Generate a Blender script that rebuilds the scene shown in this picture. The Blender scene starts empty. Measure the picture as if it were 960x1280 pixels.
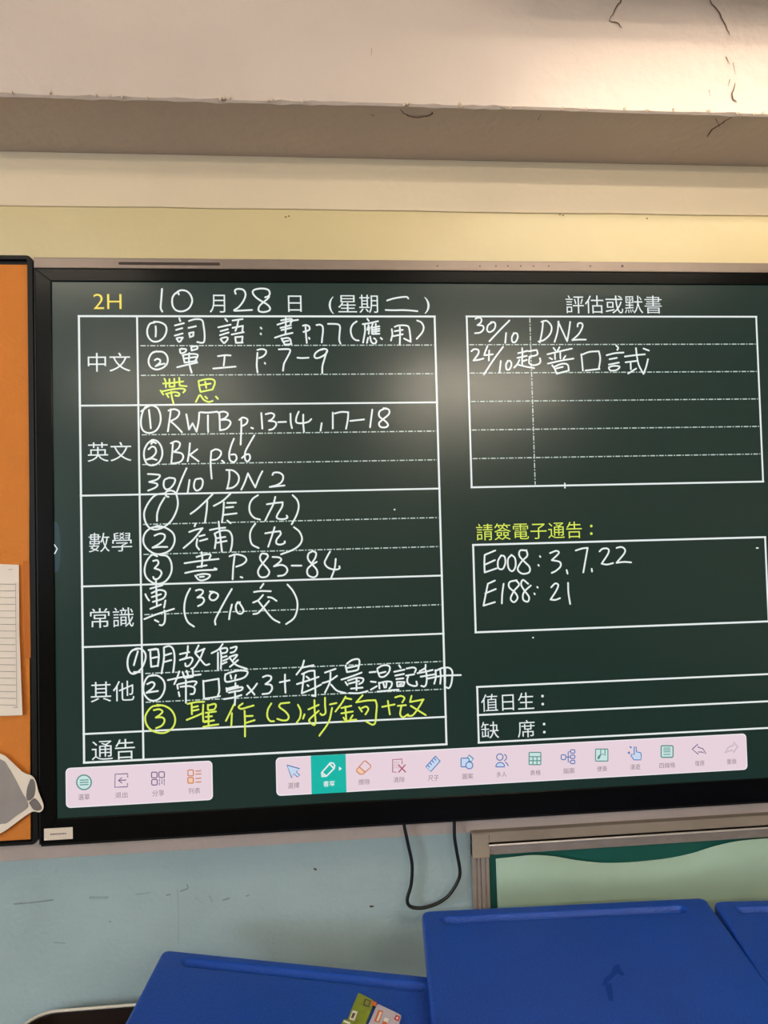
import bpy, bmesh, math, random
from mathutils import Vector, Matrix
random.seed(7)
sc = bpy.context.scene
COL = sc.collection
# ------------------------------------------------------------------ camera
CAMZ = 1.45                       # eye height above the floor
F = 901.77                        # focal length in pixels of the 960x1280 frame
YAW, PIT, ROL = (math.radians(a) for a in (4.9717, 1.8352, -1.4503))
CAM = Vector((0.0, -1.5, CAMZ))
fw = Vector((math.sin(YAW)*math.cos(PIT), math.cos(YAW)*math.cos(PIT), math.sin(PIT)))
r0 = Vector((math.cos(YAW), -math.sin(YAW), 0)); u0 = r0.cross(fw)
rt = math.cos(ROL)*r0 + math.sin(ROL)*u0
up = -math.sin(ROL)*r0 + math.cos(ROL)*u0
cd = bpy.data.cameras.new('camera'); co = bpy.data.objects.new('camera', cd); COL.objects.link(co)
m = Matrix((rt, up, -fw)).transposed().to_4x4(); m.translation = CAM
co.matrix_world = m
cd.sensor_fit = 'VERTICAL'; cd.sensor_height = 36; cd.lens = F/1280*36
cd.clip_start = 0.02
sc.camera = co
# ------------------------------------------------------------------ view, world
vs = sc.view_settings
vs.view_transform = 'Standard'; vs.look = 'None'; vs.gamma = 1; vs.use_curve_mapping = False
vs.exposure = -0.12
w = bpy.data.worlds.new('world'); sc.world = w; w.use_nodes = True
w.node_tree.nodes['Background'].inputs[0].default_value = (0.75, 0.82, 0.95, 1)
w.node_tree.nodes['Background'].inputs[1].default_value = 0.3
# ------------------------------------------------------------------ lamps (hung in their fixtures below the ceiling)
CEIL = 2.95
LAMPS = [  # x, y, z, length, tube radiance
    (1.10, -0.45, CAMZ+1.06, 1.2, 28.0),
    (1.05, -1.32, CAMZ+1.17, 1.2, 62.0),
    (-1.35, -1.65, CEIL-0.33, 1.2, 40.0),
    (1.25, -4.1, CEIL-0.33, 1.2, 230.0),
    (-1.15, -4.1, CEIL-0.33, 1.2, 95.0),
    (1.25, -6.4, CEIL-0.33, 1.2, 60.0),
    (-1.15, -6.4, CEIL-0.33, 1.2, 60.0),
]
def area(name, loc, sx, sy, power, color, rot=(0,0,0)):
    l = bpy.data.lights.new(name, 'AREA'); l.shape = 'RECTANGLE'; l.size = sx; l.size_y = sy
    l.energy = power; l.color = color
    o = bpy.data.objects.new(name, l); COL.objects.link(o); o.location = loc; o.rotation_euler = rot
    return o
# daylight from the windows in the side wall behind the photographer
for y in (-3.2, -5.2):
    area('window_light', (-3.36, y, 1.7), 1.5, 1.3, 72.0, (0.80, 0.90, 1.0), (0, -math.pi/2, 0))

# ------------------------------------------------------------------ pixel -> point helpers
def ray(u, v): return fw + rt*((u-480)/F) + up*((640-v)/F)
def at(u, v, Y=0.0):
    d = ray(u, v); return CAM + d*((Y-CAM.y)/d.y)
def atz(u, v, z):
    d = ray(u, v); return CAM + d*((z-CAM.z)/d.z)
# ------------------------------------------------------------------ materials
def srgb(r, g, b):
    f = lambda c: (c/255/12.92) if c/255 <= .04045 else ((c/255+.055)/1.055)**2.4
    return (f(r), f(g), f(b), 1)
def mat(name, col, rough=0.6, metal=0.0, noise=0.0, nscale=20, bump=0.0, bscale=60, emit=None, es=1.0, coat=0.0, col2=None, spec=0.5, dist=0.01):
    m = bpy.data.materials.new(name); m.use_nodes = True
    nt = m.node_tree; b = nt.nodes['Principled BSDF']
    b.inputs['Base Color'].default_value = col
    b.inputs['Roughness'].default_value = rough
    b.inputs['Metallic'].default_value = metal
    b.inputs['Specular IOR Level'].default_value = spec
    if coat: b.inputs['Coat Weight'].default_value = coat; b.inputs['Coat Roughness'].default_value = 0.1
    tc = nt.nodes.new('ShaderNodeTexCoord')
    if noise or col2:
        n = nt.nodes.new('ShaderNodeTexNoise'); n.inputs['Scale'].default_value = nscale; n.inputs['Detail'].default_value = 5
        nt.links.new(tc.outputs['Object'], n.inputs['Vector'])
        r = nt.nodes.new('ShaderNodeValToRGB')
        c2 = col2 if col2 else tuple(c*(1-noise) for c in col[:3])+(1,)
        r.color_ramp.elements[0].position = .3; r.color_ramp.elements[1].position = .7
        r.color_ramp.elements[0].color = c2; r.color_ramp.elements[1].color = col
        nt.links.new(n.outputs['Fac'], r.inputs['Fac']); nt.links.new(r.outputs['Color'], b.inputs['Base Color'])
    if bump:
        n2 = nt.nodes.new('ShaderNodeTexNoise'); n2.inputs['Scale'].default_value = bscale; n2.inputs['Detail'].default_value = 4
        nt.links.new(tc.outputs['Object'], n2.inputs['Vector'])
        bp = nt.nodes.new('ShaderNodeBump'); bp.inputs['Strength'].default_value = bump; bp.inputs['Distance'].default_value = dist
        nt.links.new(n2.outputs['Fac'], bp.inputs['Height']); nt.links.new(bp.outputs['Normal'], b.inputs['Normal'])
    if emit:
        b.inputs['Emission Color'].default_value = emit; b.inputs['Emission Strength'].default_value = es
    return m
M = {}
M['beam'] = mat('pinkish_cream_paint', srgb(206,190,180), .34, noise=.10, nscale=3, bump=.25, bscale=35)
M['band'] = mat('cream_paint', srgb(226,208,180), .5, noise=.06, nscale=4, bump=.2, bscale=30)
M['wall_up'] = mat('yellow_cream_paint', srgb(210,193,148), .32, noise=.06, nscale=5, bump=.18, bscale=18)
M['wall_low'] = mat('pale_blue_paint', srgb(168,190,196), .6, noise=.10, nscale=6, bump=.2, bscale=90)
M['trim'] = mat('pinkish_grey_trim', srgb(198,182,176), .55, noise=.12, nscale=9, bump=.2, bscale=50)
M['ceiling'] = mat('white_ceiling', srgb(225,220,210), .8)
M['floor'] = mat('terrazzo_floor', srgb(120,112,100), .4, noise=.3, nscale=60)
M['sidewall'] = mat('side_wall_paint', srgb(190,180,155), .7)
M['crack'] = mat('crack_brown', srgb(96,72,52), .9)
M['flake'] = mat('paint_flake', srgb(205,185,160), .7)
M['black'] = mat('black_bezel', (0.002,0.002,0.002,1), .2, spec=.12)
M['dark'] = mat('dark_plastic', (0.004,0.004,0.004,1), .45, spec=.2)
M['alu'] = mat('brushed_metal', srgb(132,118,110), .38, metal=.5, noise=.06, nscale=30)
M['slot'] = mat('slot_black', srgb(58,46,42), .8)
M['sticker'] = mat('white_sticker', srgb(225,210,195), .6)
M['ink'] = mat('ink', srgb(90,75,70), .8)
M['cable'] = mat('black_cable', (0.008,0.008,0.008,1), .4)
M['orange'] = mat('orange_paper', srgb(214,126,44), .8, noise=.10, nscale=7, bump=.15, bscale=120)
M['orange2'] = mat('orange_paper_dark', srgb(196,108,34), .8, noise=.1, nscale=9)
M['paper'] = mat('white_paper', srgb(238,225,214), .8, noise=.04, nscale=10)
M['line'] = mat('grey_ruling', srgb(140,128,120), .8)
M['grey'] = mat('grey_card', srgb(154,147,146), .8, noise=.15, nscale=25)
M['grey2'] = mat('dark_grey_card', srgb(120,112,112), .8, noise=.1, nscale=25)
M['cream'] = mat('cream_card', srgb(235,222,208), .8)
M['blue'] = mat('blue_plastic', srgb(8,70,170), .36, spec=.45, noise=.10, nscale=8, bump=.35, bscale=260, dist=.004)
M['stain'] = mat('dried_stain', srgb(4,56,140), .5, spec=.2)
M['steel'] = mat('grey_steel', srgb(120,122,125), .35, metal=.8)
M['greenboard'] = mat('green_board', srgb(12,88,80), .5, noise=.12, nscale=10)
M['greenpaper'] = mat('pale_green_paper', srgb(172,200,182), .75, noise=.06, nscale=9, bump=.3, bscale=14)
M['frame'] = mat('aluminium_frame', srgb(176,164,158), .4, metal=.35, noise=.15, nscale=30)
M['lip_highlight'] = mat('aluminium_highlight', srgb(225,215,208), .3, metal=.3)  # frame aluminium in a lighter colour, the highlight painted in
M['wood'] = mat('wood_strip', srgb(170,154,138), .6, noise=.15, nscale=12)
M['bin'] = mat('dark_brown_plastic', srgb(42,30,24), .35, noise=.3, nscale=14)
M['rim'] = mat('cream_rim', srgb(225,215,200), .5)
M['cardgreen'] = mat('green_card', srgb(140,155,40), .4, noise=.25, nscale=90)
M['cardpale'] = mat('pale_card', srgb(205,195,205), .4, noise=.12, nscale=60)
M['cardred'] = mat('red_print', srgb(205,50,60), .5)
M['cardorange'] = mat('orange_print', srgb(215,110,50), .5)
M['cardwhite'] = mat('white_print', srgb(240,235,225), .5)
M['fixture'] = mat('lamp_housing', srgb(230,230,228), .5)
M['glass'] = mat('window_glass', srgb(200,220,235), .1, emit=(0.8,.9,1,1), es=1.2)
def screen_mat(name, col, es=1.0, rough=.21, spec=.42):   # pixels of the lit display behind matt anti-glare glass
    m = bpy.data.materials.new(name); m.use_nodes = True; b = m.node_tree.nodes['Principled BSDF']
    b.inputs['Base Color'].default_value = (0.004,0.005,0.005,1); b.inputs['Roughness'].default_value = rough
    b.inputs['Specular IOR Level'].default_value = spec
    b.inputs['Emission Color'].default_value = col; b.inputs['Emission Strength'].default_value = es
    return m
M['screen'] = screen_mat('screen_green', srgb(17,43,38))
M['tab'] = screen_mat('screen_tab', srgb(38,62,66))
M['white'] = screen_mat('screen_white', srgb(236,243,242))
M['white2'] = screen_mat('screen_print_white', srgb(232,240,240))
M['soft'] = screen_mat('screen_dash_white', srgb(196,214,208))
M['lime'] = screen_mat('screen_lime', srgb(222,240,92))
M['yellow'] = screen_mat('screen_yellow', srgb(250,224,84))
M['bar'] = screen_mat('screen_toolbar_pink', srgb(238,216,226))
M['bar2'] = screen_mat('screen_toolbar_edge', srgb(246,240,244))
M['teal'] = screen_mat('screen_button_teal', srgb(6,186,172))
M['icap'] = screen_mat('screen_caption_grey', srgb(140,122,134))
M['iblue'] = screen_mat('screen_icon_blue', srgb(84,122,184))
M['ifill'] = screen_mat('screen_icon_pale_blue', srgb(204,222,246))
M['iorange'] = screen_mat('screen_icon_orange', srgb(210,130,86))
M['iofill'] = screen_mat('screen_icon_pale_orange', srgb(248,206,176))
M['ired'] = screen_mat('screen_icon_red', srgb(178,88,112))
M['igreen'] = screen_mat('screen_icon_green', srgb(92,146,140))
M['igfill'] = screen_mat('screen_icon_pale_green', srgb(206,234,232))
M['ipurple'] = screen_mat('screen_icon_purple', srgb(124,100,142))
M['igrey'] = screen_mat('screen_icon_grey', srgb(206,186,198))
# ------------------------------------------------------------------ mesh helpers
class MB:
    def __init__(s): s.v=[]; s.f=[]; s.mi=[]; s.mats=[]
    def mid(s, m):
        if m not in s.mats: s.mats.append(m)
        return s.mats.index(m)
    def face(s, pts, m):
        k=len(s.v); s.v+= [tuple(p) for p in pts]; s.f.append(list(range(k,k+len(pts)))); s.mi.append(s.mid(m))
    def box(s, a, b, m):
        x0,y0,z0=(min(a[i],b[i]) for i in range(3)); x1,y1,z1=(max(a[i],b[i]) for i in range(3))
        k=len(s.v); s.v+=[(x0,y0,z0),(x1,y0,z0),(x1,y1,z0),(x0,y1,z0),(x0,y0,z1),(x1,y0,z1),(x1,y1,z1),(x0,y1,z1)]
        for q in ((0,3,2,1),(4,5,6,7),(0,1,5,4),(1,2,6,5),(2,3,7,6),(3,0,4,7)): s.f.append([k+i for i in q]); s.mi.append(s.mid(m))
    def prism(s, pts, d, m):     # closed outline extruded by vector d
        n=len(pts); k=len(s.v); d=Vector(d); s.v+=[tuple(p) for p in pts]+[tuple(Vector(p)+d) for p in pts]
        s.f.append(list(range(k,k+n))); s.f.append(list(range(k+2*n-1,k+n-1,-1)))
        for i in range(n): s.f.append([k+i,k+n+i,k+n+(i+1)%n,k+(i+1)%n])
        s.mi += [s.mid(m)]*(n+2)
    def build(s, name, parent=None, loc=None, bevel=0, smooth=False, seg=2):
        me=bpy.data.meshes.new(name)
        off=Vector(loc) if loc is not None else Vector((0,0,0))
        me.from_pydata([tuple(Vector(p)-off) for p in s.v],[],s.f)
        for m in s.mats: me.materials.append(M[m] if isinstance(m,str) else m)
        for p,i in zip(me.polygons,s.mi): p.material_index=i; p.use_smooth=smooth
        bm=bmesh.new(); bm.from_mesh(me); bmesh.ops.recalc_face_normals(bm,faces=bm.faces); bm.to_mesh(me); bm.free()
        o=bpy.data.objects.new(name,me); COL.objects.link(o)
        if parent is not None: o.parent=parent; o.location = off-world(parent)
        else: o.location=off
        if bevel:
            b=o.modifiers.new('bevel','BEVEL'); b.width=bevel; b.segments=seg; b.limit_method='ANGLE'
        return o
def world(o):
    p=Vector(o.location)
    while o.parent: o=o.parent; p+=Vector(o.location)
    return p
def empty(name, loc):
    o=bpy.data.objects.new(name,None); COL.objects.link(o); o.location=loc; o.empty_display_size=.05; return o
def tag(o, label=None, cat=None, group=None, kind=None):
    if label: o['label']=label
    if cat: o['category']=cat
    if group: o['group']=group
    if kind: o['kind']=kind
    return o
def catmull(P, n=5):
    if len(P)<3: return P
    out=[]
    Q=[P[0]*2-P[1]]+P+[P[-1]*2-P[-2]]
    for i in range(1,len(Q)-2):
        p0,p1,p2,p3=Q[i-1:i+3]
        for k in range(n):
            t=k/n
            out.append(.5*((2*p1)+(p2-p0)*t+(2*p0-5*p1+4*p2-p3)*t*t+(3*p1-p0-3*p2+p3)*t**3))
    out.append(P[-1]); return out
def ribbon(mb, P, w, y, m, caps=True, closed=False):   # P: list of 2D (x,z) vectors on a plane of constant y
    P=[p for i,p in enumerate(P) if i==0 or (p-P[i-1]).length>1e-5]
    if len(P)==1: P=[P[0],P[0]+Vector((w*.15,0))]
    if closed: P=P+[P[0],P[1]]
    n=len(P); L=[];R=[]
    for i in range(n):
        a=P[max(i-1,0)]; b=P[min(i+1,n-1)]; t=(b-a)
        if t.length<1e-7: t=Vector((1,0))
        t.normalize(); q=Vector((-t.y,t.x))*w/2
        L.append(P[i]+q); R.append(P[i]-q)
    k=len(mb.v); mb.v+=[(p.x,y,p.y) for p in L]+[(p.x,y,p.y) for p in R]; mi=mb.mid(m)
    for i in range(n-1): mb.f.append([k+i,k+i+1,k+n+i+1,k+n+i]); mb.mi.append(mi)
    if caps and not closed:
        for c,d in ((P[0],P[0]-P[1]),(P[-1],P[-1]-P[-2])):
            a0=math.atan2(d.y,d.x); pts=[(c.x+w/2*math.cos(a0+a),y,c.y+w/2*math.sin(a0+a)) for a in [math.pi*(j/6-.5) for j in range(7)]]
            mb.face(pts,m)
def tube(mb, P, r, m, seg=10):
    k=len(mb.v); n=len(P); mi=mb.mid(m)
    for i in range(n):
        t=(P[min(i+1,n-1)]-P[max(i-1,0)]).normalized(); a=t.orthogonal().normalized() if i==0 else (pa-t*pa.dot(t)).normalized(); pa=a
        b=t.cross(a)
        for j in range(seg):
            g=2*math.pi*j/seg; mb.v.append(tuple(P[i]+a*r*math.cos(g)+b*r*math.sin(g)))
    for i in range(n-1):
        for j in range(seg):
            mb.f.append([k+i*seg+j,k+i*seg+(j+1)%seg,k+(i+1)*seg+(j+1)%seg,k+(i+1)*seg+j]); mb.mi.append(mi)
    mb.f.append([k+j for j in range(seg)][::-1]); mb.f.append([k+(n-1)*seg+j for j in range(seg)]); mb.mi+=[mi,mi]
def v2(p): return Vector((p.x,p.z))
def rrect(x0,z0,x1,z1,r,n=6):
    pts=[]
    for cx,cz,a0 in ((x1-r,z1-r,0),(x0+r,z1-r,90),(x0+r,z0+r,180),(x1-r,z0+r,270)):
        for i in range(n+1):
            a=math.radians(a0+90*i/n); pts.append((cx+r*math.cos(a),cz+r*math.sin(a)))
    return pts

# ================================================================== SETTING
WY = 0.09                          # the wall the display hangs on
XL, XR, YB = -3.4, 3.4, -7.6
ZB = 1.45+0.845                    # beam underside
ZC = 1.45+0.727                    # bottom of the cream band
ZT = at(100, 1070, WY).z           # top of the blue paint
def struct(o, label=None): o['kind']='structure'; return o
b=MB(); b.box((XL,WY,0),(XR,WY+.2,ZT),'wall_low'); b.box((XL,WY,ZT),(XR,WY+.2,CEIL),'wall_up'); wf=struct(b.build('wall_front'))
# cream band under the beam, 8 mm proud, lower edge a little uneven
b=MB(); n=60; top=[];bot=[]
for i in range(n+1):
    x=XL+(XR-XL)*i/n; bot.append((x,WY-.004,ZC+random.uniform(-.0012,.0012)))
pts=bot+[(XR,WY-.004,ZB),(XL,WY-.004,ZB)]
b.prism(pts,(0,.006,0),'band'); struct(b.build('trim_1',bevel=.002))
# beam with a chipped lower edge
BY=-0.115
b=MB(); n=340
prof=[]
for i in range(n+1):
    x=XL+(XR-XL)*i/n
    ch=(random.random()**6)*.004
    wav=.0018*math.sin(x*5.1)+.001*math.sin(x*17)
    c=.0035+ch
    prof.append([(x,WY+.01,ZB),(x,BY+c*1.3,ZB+wav*.4),(x,BY+.001,ZB+c+wav*.6),(x,BY,CEIL)])
k=len(b.v)
for p in prof: b.v+=p
for i in range(n):
    for j in range(3):
        b.f.append([i*4+j,i*4+j+1,(i+1)*4+j+1,(i+1)*4+j]); b.mi.append(b.mid('beam'))
b.box((XL,WY-.02,ZB+.2),(XR,WY+.01,CEIL),'beam')
beam=struct(b.build('beam'))
# cracks and flaking paint on the beam
def crack(pts, plane, w):
    P=[]
    for u,v in pts:
        if plane=='face': p=at(u,v,BY-.0008); P.append(p)
        else: p=atz(u,v,ZB-.0008); P.append(p)
    mb=MB(); ax=(0,2) if plane=='face' else (0,1)
    Q=catmull([Vector((p[ax[0]],p[ax[1]])) for p in P],4)
    Q=[q+Vector((random.uniform(-1,1),random.uniform(-1,1)))*.0015 for q in Q]
    n=len(Q)
    for i in range(n-1):
        t=(Q[i+1]-Q[i]).normalized(); nn=Vector((-t.y,t.x)); 
        w0=w*(.4+.6*math.sin(math.pi*(i+.2)/n)); w1=w*(.4+.6*math.sin(math.pi*(i+1.2)/n)) if i<n-2 else w*.2
        q=[Q[i]+nn*w0,Q[i+1]+nn*w1,Q[i+1]-nn*w1,Q[i]-nn*w0]
        mb.face([(a.x,BY-.0008,a.y) if plane=='face' else (a.x,a.y,ZB-.0008) for a in q],'crack')
    o=mb.build('crack',beam); return o
for pts,pl,wd in [([(762,26),(770,10),(776,2),(779,-6)],'face',.0012),([(762,26),(770,28),(777,34)],'face',.0015),([(884,-4),(890,5),(900,18),(906,30),(912,44)],'face',.0016),
                  ([(907,70),(912,80)],'face',.002),([(917,78),(919,92)],'face',.0013),([(912,100),(910,108)],'face',.0015),([(919,104),(915,120),(921,128)],'face',.0015),
                  ([(886,112),(888,120)],'face',.0012),
                  ([(914,146),(900,156),(888,164),(884,172)],'sof',.0018),([(895,148),(900,160)],'sof',.001),([(501,137),(510,145),(525,147),(540,143),(539,139)],'sof',.0016),
                  ([(463,143),(468,146)],'sof',.0018),([(672,150),(676,142)],'sof',.0012),([(465,60),(463,70)],'face',.0008),([(626,134),(634,137)],'face',.0015)]:
    crack(pts,pl,wd)
mbf=MB()
for i in range(34):     # loosened paint flakes along the lower edge
    x=random.uniform(-.6,1.1); s=random.uniform(.002,.006); y=BY-.0005
    z=ZB+.004+random.uniform(-.002,.004)
    mbf.prism([(x,y,z),(x+s,y-.002,z+.002),(x+s*1.3,y-.003,z-.003),(x+s*.4,y-.001,z-.005)],(0,.0012,0),'flake')
o=mbf.build('paint_flake',beam); o['kind']='stuff'
# pits in the upper wall
for u,v in [(357,271),(361,270),(700,268),(704,269),(809,273)]:
    p=at(u,v,WY-.0048 if v<272 else WY-.001); mb=MB(); s=.0014
    mb.prism([(p.x+s*1.6*math.cos(a),p.y,p.z+s*math.sin(a)) for a in [i*math.pi/3 for i in range(6)]],(0,.0008,0),'crack'); mb.build('paint_chip',wf)
# trim under the display
b=MB(); z0=ZT; z1=at(300,1030,WY).z+.05
b.box((XL,WY-.004,z0),(XR,WY+.01,z1),'trim'); struct(b.build('trim_2',bevel=.001))
b=MB(); b.box((XL,YB,-.05),(XR,WY+.2,0),'floor'); struct(b.build('floor'))
b=MB(); b.box((XL,YB,CEIL),(XR,WY+.2,CEIL+.1),'ceiling'); struct(b.build('ceiling'))
b=MB(); b.box((XL-.1,YB,0),(XL,WY+.2,CEIL),'sidewall'); struct(b.build('wall_left'))
b=MB(); b.box((XR,YB,0),(XR+.1,WY+.2,CEIL),'sidewall'); struct(b.build('wall_right'))
b=MB(); b.box((XL,YB-.1,0),(XR,YB,CEIL),'sidewall'); struct(b.build('wall_back'))
for i,y in enumerate((-3.2,-5.2)):
    b=MB()
    for z in (1.0,2.36): b.box((XL,y-.8,z),(XL+.03,y+.8,z+.05),'fixture')
    for yy in (y-.8,y-.025,y+.75): b.box((XL,yy,1.0),(XL+.03,yy+.05,2.41),'fixture')
    b.box((XL,y-.78,1.02),(XL+.006,y+.78,2.38),'glass')
    struct(b.build('window_%d'%(i+1)))
# skirting
b=MB(); b.box((XL,WY-.012,0),(XR,WY,.1),'trim'); struct(b.build('baseboard_front'))
# scuffs on the blue wall, and a wall crease drawn as a darker line
def scuff(pts,w,shade):
    mb=MB(); P=catmull([v2(at(u,v,WY-.0006)) for u,v in pts],4); ribbon(mb,P,w,WY-.0006,shade); mb.build('scuff_or_crease',wf)
M['scuff']=mat('scuff_grey',srgb(140,158,164),.8,noise=.2,nscale=90)
M['scuff2']=mat('scuff_pale',srgb(152,172,178),.8,noise=.1,nscale=60)
scuff([(18,1130),(42,1128),(66,1125)],.0035,'scuff'); scuff([(113,1122),(134,1122)],.006,'scuff2'); scuff([(170,1118),(187,1116)],.003,'scuff2')
scuff([(226,1114),(231,1112),(235,1110),(234,1106)],.003,'scuff'); scuff([(279,1125),(286,1123)],.004,'scuff'); scuff([(243,1122),(252,1128)],.002,'scuff2'); scuff([(262,1120),(265,1127)],.004,'scuff2')
scuff([(208,1119),(213,1118)],.003,'scuff'); scuff([(308,1120),(311,1119)],.003,'scuff'); scuff([(393,1086),(395,1087)],.004,'crack'); scuff([(463,1133),(466,1133)],.004,'crack'); scuff([(432,1049),(433,1049)],.003,'crack'); scuff([(137,1152),(138,1152)],.003,'scuff')
scuff([(222,1112),(223,1140),(223,1180)],.0016,'scuff2'); scuff([(68,1178),(81,1179)],.003,'scuff2')  # the long upright line is the wall crease, given as a darker colour

# ------------------------------------------------------------------ lamps' fixtures
for i,(x,y,z,L,P) in enumerate(LAMPS):
    tm=mat('lit_tube',(1,1,1,1),.5,emit=(1.0,.86,.68,1),es=P)
    r=empty('fluorescent_lamp',(x,y,z))
    b=MB(); b.box((x-L/2-.03,y-.05,z+.02),(x+L/2+.03,y+.05,z+.07),'fixture'); (b.box((x-L/2-.03,y+.055,z-.012),(x+L/2+.03,y+.06,z+.03),'fixture'), b.box((x-L/2-.03,y-.06,z-.012),(x+L/2+.03,y-.055,z+.03),'fixture')) if i==0 else None
    b.build('housing',r,(x,y,z))
    b=MB(); tube(b,[Vector((x-L/2,y,z-.005)),Vector((x+L/2,y,z-.005))],.014,tm); b.build('lamp_tube',r,(x,y,z))
    for s in (-.4,.4):
        b=MB(); b.box((x+s-.006,y-.006,z+.07),(x+s+.006,y+.006,CEIL),'steel'); b.build('hanger',r,(x,y,z))
    side='right' if x>0 else 'left'
    where=['close in front of the beam on the right','nearest the front beam on the right','nearest the front beam on the left','in the middle row on the right','in the middle row on the left','in the rear row on the right','in the rear row on the left'][i]
    tag(r,'hanging white fluorescent lamp '+where,'lamp','fluorescent lamps')

# ================================================================== INTERACTIVE DISPLAY
X0,X1=-.5655,1.400; Z0,Z1=1.45-.592,1.45+.5565
AX0,AX1=-.5347,1.3670; AZ0,AZ1=1.45-.5446,1.45+.5312
disp=empty('interactive_display',((X0+X1)/2,WY,Z0))
tag(disp,'large wall-mounted interactive display in a black bezel showing a dark green homework board','display')
dl=(0,0,0)
b=MB(); b.box((X0+.004,.004,Z0+.004),(X1-.004,WY-.002,Z1+.018),'dark'); b.build('rear_housing',disp)
# bezel: four mitred bars
b=MB()
o_=[(X0,Z0),(X1,Z0),(X1,Z1),(X0,Z1)]; i_=[(AX0,AZ0),(AX1,AZ0),(AX1,AZ1),(AX0,AZ1)]
for k in range(4):
    a,c=o_[k],o_[(k+1)%4]; d,e=i_[(k+1)%4],i_[k]
    b.prism([(a[0],-.004,a[1]),(c[0],-.004,c[1]),(d[0],-.004,d[1]),(e[0],-.004,e[1])],(0,.02,0),'black')
b.build('bezel',disp,bevel=.0012)
b=MB(); b.box((X0-.003,-.003,Z0-.001),(X0,.03,Z1),'dark'); b.build('side_trim',disp)
b=MB(); b.box((X0,-.002,Z0-.005),(X1,.03,Z0),'dark'); b.build('bottom_trim',disp)
ZTOP=at(300,323.5,-.006).z
b=MB(); b.box((X0-.002,-.006,Z1+.0005),(X1,.03,ZTOP),'alu'); tb=b.build('top_bar',disp,bevel=.0015); tb['label']='grey brushed metal top bar'
b=MB(); p=at(148,329,-.0066); q=at(275,330,-.0066); b.prism([(x,-.0066,z) for x,z in rrect(p.x,(p.z+q.z)/2-.0028,q.x,(p.z+q.z)/2+.0028,.0026)],(0,.0008,0),'slot'); b.build('vent_slot',tb)
for u in (547,600,620,635,651,667,686,738,778):
    p=at(u,332.5,-.0066); s=.0018 if u!=778 else .0028
    b=MB(); b.prism([(p.x+s*math.cos(a),-.0066,p.z+s*math.sin(a)) for a in [j*math.pi/4 for j in range(8)]],(0,.0008,0),'slot'); b.build('microphone_hole',tb)
b=MB(); b.box((AX0,0,AZ0),(AX1,.006,AZ1),'screen'); scr=b.build('screen',disp); scr['label']='lit dark green screen'
E1=-.0004; E2=-.0007; E3=-.0010; E4=-.0013
def build_s(mb,name,label=None):
    o=mb.build(name,scr)
    if label: o['label']=label
    return o
def seg(mb,x0,z0,x1,z1,w,m='white',y=E1):
    ribbon(mb,[Vector((x0,z0+1.45)),Vector((x1,z1+1.45))],w,y,m,caps=False)
    
def dashdot(mb,x0,z0,x1,z1,w=.0022,m='soft'):
    L=math.hypot(x1-x0,z1-z0); t=0; ux,uz=(x1-x0)/L,(z1-z0)/L
    pat=[(.0105,1),(.0030,0),(.0030,1),(.0030,0)]; i=0
    while t<L:
        d,on=pat[i%4]; e=min(t+d,L)
        if on: seg(mb,x0+ux*t,z0+uz*t,x0+ux*e,z0+uz*e,w,m)
        t=e; i+=1
a_,b_,c_=-.4818,-.3665,.2486; rows=[.4604,.2774,.0949,-.0877,-.2089,-.3814,-.4380]
mb=MB(); W=.0046
for r in rows: 
    wv=.0041 if r in (rows[0],rows[-1]) else .0036
    seg(mb,a_-W/2,r,c_+W/2,r,wv)
for x,wv in ((a_,.0041),(b_,.0038),(c_,.0041)): seg(mb,x,rows[-1],x,rows[0],wv)
build_s(mb,'homework_table','white ruled homework table')
def dash(*a):
    mb=MB(); dashdot(mb,*a); build_s(mb,'dashed_rule')
for k,nsub in enumerate((3,3,3,2,3)):
    for j in range(1,nsub): z=rows[k]+(rows[k+1]-rows[k])*j/nsub; dash(b_+.006,z,c_-.004,z)
d_,e_,s0,s1=.3176,.9653,.4606,.0962
mb=MB()
for z in (s0,s1): seg(mb,d_-W/2,z,e_+W/2,z,.0038)
for x in (d_,e_): seg(mb,x,s1,x,s0,.0038)
p=at(706,607); seg(mb,p.x,p.z-1.45-.006,p.x,p.z-1.45+.006,.003)
build_s(mb,'assessment_table','white ruled box for tests')
for j in range(1,6): z=s0+(s1-s0)*j/6; dash(d_+.004,z,e_-.004,z)
xv=at(665.5,500).x; dash(xv,s0-.003,xv,s1+.003)
mb=MB()
for z in (-.0254,-.2087): seg(mb,.3171-W/2,z,.9645+W/2,z,.0040)
for x in (.3171,.9645): seg(mb,x,-.2087,x,-.0254,.0040)
p=at(947,685); seg(mb,p.x-.004,p.z-1.45,p.x+.002,p.z-1.45,.003)
build_s(mb,'notice_box')
mb=MB()
for z in (-.3225,-.3809,-.4381): seg(mb,.3169-W/2,z,.9650,z,.0038)
for x in (.3169,.9650): seg(mb,x,-.4381,x,-.3225,.0038)
build_s(mb,'duty_box')
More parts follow.
